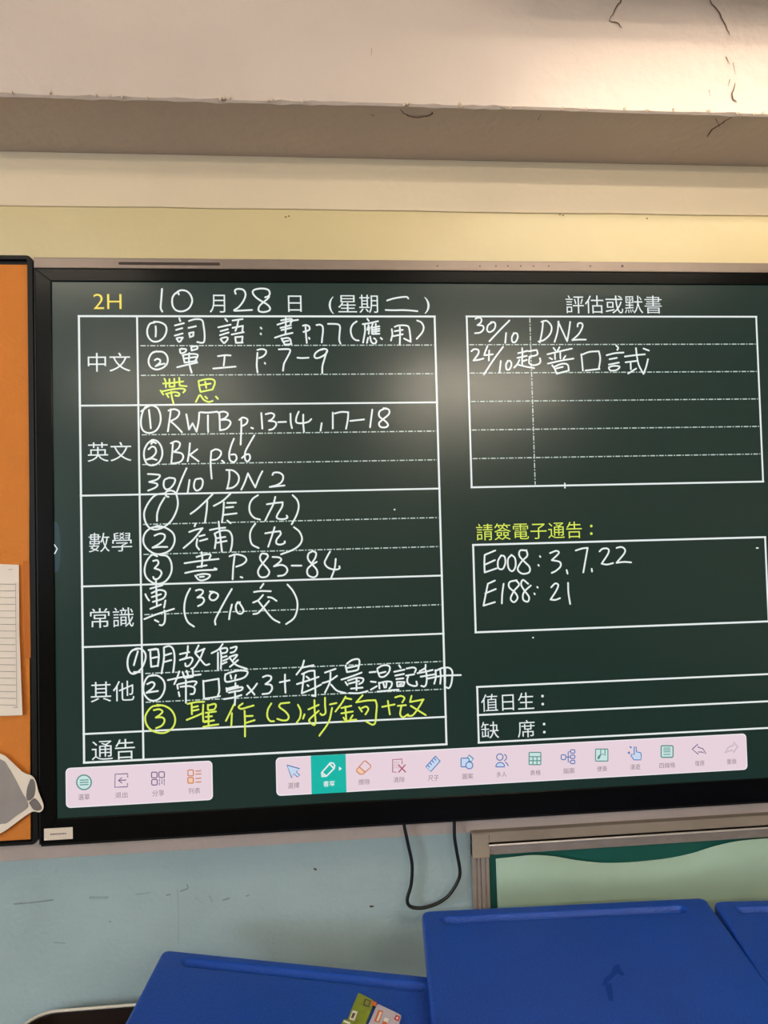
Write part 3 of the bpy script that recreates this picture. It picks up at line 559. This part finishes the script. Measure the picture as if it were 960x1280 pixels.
# ================================================================== ORANGE PINBOARD (left)
pb_z1=at(20,320,0).z; pb_z0=at(20,1056,0).z; pb_x1=at(44,700,-.004).x; pb_x0=pb_x1-1.15
pb_x1=min(pb_x1,X0-.0035)
board=empty('pinboard',((pb_x0+pb_x1)/2,WY,pb_z0)); tag(board,'orange paper-covered pinboard in a thin black frame, left of the display','pinboard')
mb=MB(); mb.box((pb_x0+.006,.006,pb_z0+.006),(pb_x1-.006,WY-.001,pb_z1-.006),'dark'); mb.build('backing',board)
mb=MB(); O=rrect(pb_x0,pb_z0,pb_x1,pb_z1,.012,5); I=rrect(pb_x0+.011,pb_z0+.006,pb_x1-.010,pb_z1-.008,.003,5); n=len(O)
for i in range(n):
    j=(i+1)%n; mb.prism([(O[i][0],-.004,O[i][1]),(O[j][0],-.004,O[j][1]),(I[j][0],-.004,I[j][1]),(I[i][0],-.004,I[i][1])],(0,.03,0),'dark')
mb.build('board_frame',board)
mb=MB(); n=24; pts=[]
xe=[39,38,37,36,36,37,36.5,36.5,37,37,37,37.5,37.5,38,38]
for i,u in enumerate(xe):
    v=331+(1049-331)*i/(len(xe)-1); p=at(u if i not in(0,) else 36.5,v,.001); pts.append((p.x,.001,p.z))
pts=[pts[0]]+pts[1:]+[(pb_x0+.012,.001,pts[-1][2]),(pb_x0+.012,.001,pts[0][2])]
mb.prism(pts,(0,.004,0),'orange'); mb.build('orange_sheet',board)
p0=at(35,701,-.001);p1=at(40,701,-.001);p2=at(39.5,822,-.001);p3=at(35,822,-.001)
mb=MB(); mb.prism([(p0.x-.01,0,p0.z),(p1.x-.004,-.004,p1.z),(p2.x,-.0055,p2.z),(p3.x-.006,0,p3.z)],(0,.0008,0),'orange2'); o=mb.build('orange_paper_strip',board); o['label']='darker loose orange strip'
# lined worksheet
mb=MB(); c=[at(-60,703,-.001),at(23.5,706,-.003),at(24,790,-.006),at(28,894,-.009),at(-60,897,-.001)]
mb.prism(c,(0,.0006,0),'paper'); ws=empty('paper_sheet',c[4]); mb.build('sheet',ws,ws.location)
mb=MB()
def rl(u0,v0,u1,v1,w=.0009):
    a=at(u0,v0,-.0115); b2=at(u1,v1,-.0115)
    ribbon(mb,[v2(a),v2(b2)],w,-.0115,'line',caps=False)
k=0; v=730
while v<884:
    rl(-50,v,18+1.4*(v-730)/150,v+.5); v+=8.4
rl(18,729,20.5,884,.0007); rl(9,712,14,712,.001); rl(16,884.5,22,884.5,.001)
mb.v=[(x,(-.0012-.0085*max(0,min(1,(x-at(-60,800).x)/(.14)))*(1 if z<at(0,790).z else .55)-.0012),z) for x,y,z in mb.v]
mb.build('printed_ruling',ws,ws.location)
tag(ws,'white lined paper sheet pinned on the orange board beside the display','paper')
# grey animal-tail cutout
Yw=-.009
cut=empty('paper_cutout',at(0,1040,Yw)); tag(cut,'grey paper tail-fin cutout on cream backing overlapping the bottom corner of the orange board','paper cutout')
out=[(-90,930),(-40,932),(0,942),(12,950),(28,965),(40,970),(45,978),(48,990),(54,1005),(53.5,1012),(49,1015.5),(41,1014.5),(30,1021),(14,1033),(0,1042),(-40,1060),(-90,1066)]
mb=MB(); P=catmull([v2(at(u,v,Yw)) for u,v in out],3); mb.prism([(p.x,Yw,p.y) for p in P],(0,.0012,0),'cream'); mb.build('backing_card',cut,cut.location)
body=[(-80,942),(-40,942),(0,949),(10,959),(20,976),(28,992),(33,1000),(35,1008),(30,1013),(20,1020),(8,1029),(-2,1031),(-40,1048),(-80,1056)]
mb=MB(); P=catmull([v2(at(u,v,Yw-.0008)) for u,v in body],3); mb.prism([(p.x,Yw-.0010,p.y) for p in P],(0,.0009,0),'grey'); mb.build('grey_body',cut,cut.location)
for fin in ([(38,974),(42,975),(44,985),(42,996),(36,1001),(33,997),(34,985)],[(36,1003),(43,998),(49,1004),(52,1010),(49,1013),(42,1012)]):
    mb=MB(); P=catmull([v2(at(u,v,Yw-.001)) for u,v in fin+[fin[0]]],3)[:-1]; mb.prism([(p.x,Yw-.0013,p.y) for p in P],(0,.0012,0),'grey2'); mb.build('tail_fin',cut,cut.location)

# ================================================================== GREEN BOARD below the display (on the wall)
gb_c=at(589.5,1041.5,WY-.02); gx0=gb_c.x; gz1=gb_c.z; gx1=gx0+1.5; gz0=gz1-.55
gb=empty('green_board',((gx0+gx1)/2,WY,gz0)); tag(gb,'dark green board in a grooved aluminium frame, low on the wall under the display','board')
fx=at(613,1100,WY-.02).x-gx0
gi=gz1-(at(700,1031,WY-.02).z-at(700,1062,WY-.02).z)
mb=MB(); mb.box((gx0+.01,WY-.006,gz0+.01),(gx1-.01,WY-.0005,gz1-.01),'greenboard'); mb.build('board_face',gb)
# top frame: wood strip + grooved aluminium rail
h=gz1-gi
mb=MB(); mb.box((gx0,WY-.022,gz1-h*.42),(gx1,WY-.0005,gz1),'wood'); mb.build('wood_strip',gb,bevel=.002)
def rail(a,b_,axis):
    mb=MB()
    if axis=='x':
        n=5; hh=h*.58/n
        for i in range(n): z=gz1-h*.42-hh*(i+1); d=.028-.004*i if i else .030; mb.box((a,WY-d,z+.0006),(b_,WY-.0005,z+hh),'frame')
        o=mb.build('rail',gb,bevel=.0010)
    else:
        n=4; ww=fx/n
        for i in range(n): x=a+ww*i; mb.box((x,WY-(.020-.003*(i%2)),gz0),(x+ww-.0008,WY-.0005,b_),'frame')
        o=mb.build('rail',gb,bevel=.0010)
    return o
rail(gx0+fx*.9,gx1,'x'); rail(gx0,gz1-h*.42-.001,'z')
mb=MB(); mb.box((gx0,WY-.024,gz1-h),(gx0+fx,WY-.001,gz1-.002),'wood'); mb.build('corner_block',gb,bevel=.002)
mb=MB(); mb.box((gx0+fx*.9,WY-.032,gz1-h*.42-.004),(gx1,WY-.001,gz1-h*.42),'lip_highlight'); mb.build('rail_lip_highlight',gb,bevel=.0015)  # highlight along the top of the rail, put in as a lighter lip
mb=MB(); mb.box((gx0,WY-.02,gz0-.02),(gx1,WY-.0005,gz0+.0),'frame'); mb.build('rail',gb)
mb=MB(); mb.box((gx1-.03,WY-.02,gz0),(gx1,WY-.0005,gz1-h*.42),'frame'); mb.build('rail',gb)
# pale green paper, sagging top edge
Yp=WY-.012
tope=[(619.5,1073),(640,1070),(664,1067),(690,1068.5),(720,1074),(750,1078),(775,1079),(800,1078),(835,1074),(865,1067),(890,1058),(915,1051),(940,1047.5),(965,1046.5),(1000,1049),(1060,1062)]
T_=catmull([v2(at(u,v,Yp)) for u,v in tope],4)
zb=gz0+.03; mb=MB(); ny=8; nx=len(T_); k=0
for i,p in enumerate(T_):
    for j in range(ny+1):
        z=p.y+(zb-p.y)*j/ny
        y=Yp-.006*math.sin(i*.16)*math.exp(-j*.5)-.004*math.sin(i*.09+1)*(j/ny)-.001
        x=p.x+( .002 if i==0 else 0)*j/ny
        mb.v.append((x,y,z))
for i in range(nx-1):
    for j in range(ny):
        mb.f.append([i*(ny+1)+j,(i+1)*(ny+1)+j,(i+1)*(ny+1)+j+1,i*(ny+1)+j+1]); mb.mi.append(mb.mid('greenpaper'))
pp=mb.build('green_paper',smooth=True); so=pp.modifiers.new('thick','SOLIDIFY'); so.thickness=.0006
tag(pp,'pale green paper sheet with a sagging top edge covering the dark green board','paper')

# ================================================================== DESKS
def desk(corner, ang, wd, dp, zt, label, groove, kL=0.0, kR=0.0):
    """corner = far-left corner (x,y); ang = heading of the far edge; top surface at zt"""
    r=empty('school_desk',(corner[0],corner[1],0)); r.rotation_euler.z=ang
    th=.028; rc=.016; re=.007
    def sq(a,b_):
        # snap a point of the wd x dp rectangle to the rounded outline
        x,y=a,b_
        cx=min(max(x,rc),wd-rc); cy=min(max(y,rc),dp-rc); dx,dy=x-cx,y-cy
        if dx and dy:
            m_=max(abs(dx),abs(dy)); L=math.hypot(dx,dy); dx*=m_/L; dy*=m_/L
        return cx+dx,cy+dy
    def lin(L,n):
        e=[0,.0015,.003,.005,.007,.010,.013,.016]
        inner=[.016+(L-.032)*i/n for i in range(1,n)]
        return e+inner+[L-q for q in e[::-1]]
    gx0_,gx1_,gy,gr=groove
    xs=lin(wd,150)
    ys=lin(dp,30); ys=sorted(set([round(y,5) for y in ys]+[round(gy-gr*1.5+gr*3*i/16,5) for i in range(17)]))
    mb=MB(); nx_,ny_=len(xs),len(ys)
    for x in xs:
        for y in ys:
            X,Y_=sq(x,y)
            # distance to the rounded outline
            cx=min(max(X,rc),wd-rc); cy=min(max(Y_,rc),dp-rc)
            if (X<rc or X>wd-rc) and (Y_<rc or Y_>dp-rc): d=rc-math.hypot(X-cx,Y_-cy)
            else: d=min(X,wd-X,Y_,dp-Y_)
            z=0
            if d<re: z-=re*(1-math.sqrt(max(0,1-(1-d/re)**2)))
            gxx=min(max(X,gx0_+gr),gx1_-gr); dd=math.hypot(X-gxx,Y_-gy)/gr
            if dd<1.25: z-= .0085*(0.5+0.5*math.cos(math.pi*min(1,dd/1.25)))**.6
            mb.v.append((X+kL*Y_*(1-X/wd)+kR*Y_*X/wd,-Y_,zt+z))
    mi=mb.mid('blue')
    for i in range(nx_-1):
        for j in range(ny_-1):
            mb.f.append([i*ny_+j,i*ny_+j+1,(i+1)*ny_+j+1,(i+1)*ny_+j]); mb.mi.append(mi)
    ring=[i*ny_ for i in range(nx_)]+[(nx_-1)*ny_+j for j in range(1,ny_)]+[i*ny_+ny_-1 for i in range(nx_-2,-1,-1)]+[j for j in range(ny_-2,0,-1)]
    k=len(mb.v); mb.v+=[(mb.v[q][0],mb.v[q][1],zt-th) for q in ring]; n=len(ring)
    for i in range(n): mb.f.append([ring[i],ring[(i+1)%n],k+(i+1)%n,k+i]); mb.mi.append(mi)
    mb.f.append([k+i for i in range(n)]); mb.mi.append(mi)
    me=bpy.data.meshes.new('desktop'); me.from_pydata(mb.v,[],mb.f); me.materials.append(M['blue'])
    bm=bmesh.new(); bm.from_mesh(me); bmesh.ops.recalc_face_normals(bm,faces=bm.faces); bm.to_mesh(me); bm.free()
    for p in me.polygons: p.use_smooth=len(p.vertices)==4 and abs(p.normal.z)>.2
    o=bpy.data.objects.new('desktop',me); COL.objects.link(o); o.parent=r; o['label']='blue moulded plastic top with a pencil groove'
    ins=.09
    for x in (ins,wd-ins):
        for y in (.07,dp-.05):
            q=MB(); q.box((x-.0125,-y-.0125,0),(x+.0125,-y+.0125,zt-th-.02),'steel'); l=q.build('leg'); l.parent=r
    q=MB(); q.box((ins-.0125,-.07-.0125,zt-th-.02),(wd-ins+.0125,-.07+.0125,zt-th),'steel'); q.box((ins-.0125,-dp+.05-.0125,zt-th-.02),(wd-ins+.0125,-dp+.05+.0125,zt-th),'steel')
    for x in (ins,wd-ins): q.box((x-.0125,-dp+.05,zt-th-.02),(x+.0125,-.07,zt-th),'steel')
    l=q.build('underframe'); l.parent=r
    tag(r,label,'desk','blue school desks'); return r
D1=.70
a=atz(527,1138,D1); b2=atz(881,1121,D1); w1=(b2-a).length; an=math.atan2(b2.y-a.y,b2.x-a.x)
def loc(p,c,ang):
    d=Vector((p.x-c.x,p.y-c.y)); return d.x*math.cos(ang)+d.y*math.sin(ang), -(-d.x*math.sin(ang)+d.y*math.cos(ang))
g0=loc(atz(553,1148,D1),a,an); g1=loc(atz(857,1133,D1),a,an)
dk=desk((a.x,a.y),an,w1,.45,D1,'blue plastic school desk in the middle, pushed against the wall below the green paper',(g0[0],g1[0],(g0[1]+g1[1])/2+.009,.012),-.048,-.117)
mb=MB()
for poly in ([(768,1207),(774,1205),(776,1212),(781,1218),(777,1220),(771,1217),(764,1224),(757,1231),(752,1232),(755,1224),(763,1217)],[(756,1232),(764,1229),(766,1240),(766,1252),(761,1251),(759,1242)]):
    mb.prism([atz(u,v,D1+.0002) for u,v in poly],(0,0,.0002),'stain')
so_=mb.build('dried_stain'); so_['kind']='stuff'; so_.parent=dk; so_.matrix_parent_inverse=Matrix.LocRotScale(dk.location,dk.rotation_euler,None).inverted(); so_['label']='dark dried smudge on the top'
a3=atz(886,1126,D1); an3=math.radians(-1.0)
b3=atz(960,1124,D1); 
a3.y=min(a3.y,WY-.03)
an3=math.atan2(b3.y-a3.y,b3.x-a3.x)
desk((a3.x+.007,a3.y),an3,.58,.45,D1,'blue plastic school desk cut off by the right edge of the picture',(.035,.545,.040,.012),-.13,-.13)
DL=.66
a2=atz(204,1186,DL); b4=atz(533,1219,DL); an2=math.atan2(b4.y-a2.y,b4.x-a2.x); w2=(b4-a2).length+.03
g0=loc(atz(226,1200,DL),a2,an2)
desk((a2.x,a2.y),an2,w2,.42,DL,'lower blue plastic school desk at the left, turned slightly, with small cards lying on it',(g0[0],w2-.03,g0[1]+.006,.011),.216,.12)

# ---- cards on the left desk
def card(quad,h,m,name,label,cat,extra,dz=0):
    z=DL+.0006+dz
    P=[atz(u,v,z+h) for u,v in quad]
    c=(P[0]+P[1]+P[2]+P[3])/4; r=empty(name,(c.x,c.y,z))
    # rounded corners
    out=[]
    for i in range(4):
        p=P[i]; a_1=P[i-1]; b_1=P[(i+1)%4]; rr_=.004
        va=(a_1-p).normalized()*rr_; vb=(b_1-p).normalized()*rr_
        for t in (0,.33,.67,1): out.append((p+va)*(1-t)**2+p*2*t*(1-t)+(p+vb)*t*t)
    mb=MB(); mb.prism([(p.x,p.y,z) for p in out],(0,0,h),m); mb.build('card_body',r,r.location)
    for k,(nm,poly,mm) in enumerate(extra):
        mb=MB(); Q=[atz(u,v,z+h+.0004) for u,v in poly]; mb.prism([(q.x,q.y,z+h) for q in Q],(0,0,.0003+.00015*k),mm); mb.build(nm,r,r.location)
    tag(r,label,cat,'small cards on the left desk'); return r
card([(448,1240.5),(468,1251),(452,1292),(430,1284)],.004,'cardgreen','trading_card','green card with a dark square symbol and white barcode, on the lower blue desk','card',
     [('dark_symbol',[(456,1248),(463.5,1250.5),(461,1259),(453.5,1256.5)],'ink'),('symbol_inset',[(457.5,1250),(461.8,1251.5),(460.2,1257),(455.8,1255.4)],'cardgreen'),
      ('barcode_label',[(441,1263),(447,1264.5),(443,1276),(436.5,1274)],'cardwhite'),('barcode_bars',[(441,1266),(444.5,1267),(441.5,1273),(438.5,1272.5)],'ink'),('red_corner',[(464,1251),(471,1253),(470,1258),(464,1255.5)],'cardorange')])
card([(472,1254.5),(502,1269),(492,1300),(459,1284)],.003,'cardpale','trading_card','pale lilac card with a red badge and orange picture, beside the green card','card',
     [('orange_picture',[(473,1262),(479,1264),(474,1278),(467.5,1276)],'cardorange'),('white_picture_edge',[(475,1264.5),(477.5,1265.5),(473,1276.5),(470.5,1275.5)],'cardwhite'),
      ('red_badge',[(495,1268.5),(500,1271),(498,1276.5),(492.5,1274)],'cardred'),('badge_centre',[(496,1271),(498,1272),(497,1274.5),(495,1273.5)],'cardwhite'),
      ('white_patch',[(481,1272),(486,1274),(484,1279),(479,1277)],'cardwhite'),('red_strip',[(479,1276.5),(484,1278.5),(482,1284),(477,1282)],'cardorange')],dz=.001)
card([(430,1273),(441,1277),(432,1300),(418,1296)],.005,'cardgreen','trading_card','small yellow-green card corner peeping in front of the green card','card',
     [('pale_edge',[(430,1275),(438,1278),(437,1280),(429,1277)],'cardwhite')],dz=.0045)

# ================================================================== BIN (bottom left)
ub=at(66,1262.5,WY-.035); rz=ub.z
bx0=ub.x-.05; bx1=-.332; by1=WY-.03; by0=by1-.27
bn=empty('storage_bin',((bx0+bx1)/2,(by0+by1)/2,0)); tag(bn,'dark brown plastic bin with a cream rim, behind the lower blue desk at the left','bin')
def ringp(x0,y0,x1,y1,r,z): return [(x,y,z) for x,y in rrect(x0,y0,x1,y1,r,8)]
mb=MB(); L=[ringp(bx0+.04,by0+.04,bx1-.04,by1-.035,.05,0.0),ringp(bx0+.006,by0+.006,bx1-.006,by1-.004,.054,rz-.006),ringp(bx0+.012,by0+.012,bx1-.012,by1-.010,.050,rz-.006),ringp(bx0+.045,by0+.045,bx1-.045,by1-.04,.045,.01)]
n=len(L[0])
for l in L: mb.v+=l
for q in range(3):
    for i in range(n): mb.f.append([q*n+i,q*n+(i+1)%n,(q+1)*n+(i+1)%n,(q+1)*n+i]); mb.mi.append(mb.mid('bin'))
mb.f.append(list(range(n))); mb.f.append([3*n+i for i in range(n)]); mb.mi+=[0,0]
mb.build('bin_body',bn,bn.location,smooth=False)
mb=MB(); P=[Vector(p) for p in ringp(bx0+.007,by0+.007,bx1-.007,by1-.006,.053,rz-.002)]; P.append(P[0]); P.append(P[1])
tube(mb,P,.0030,'rim',8); o=mb.build('bin_rim',bn,bn.location,smooth=True); o['label']='cream rim'
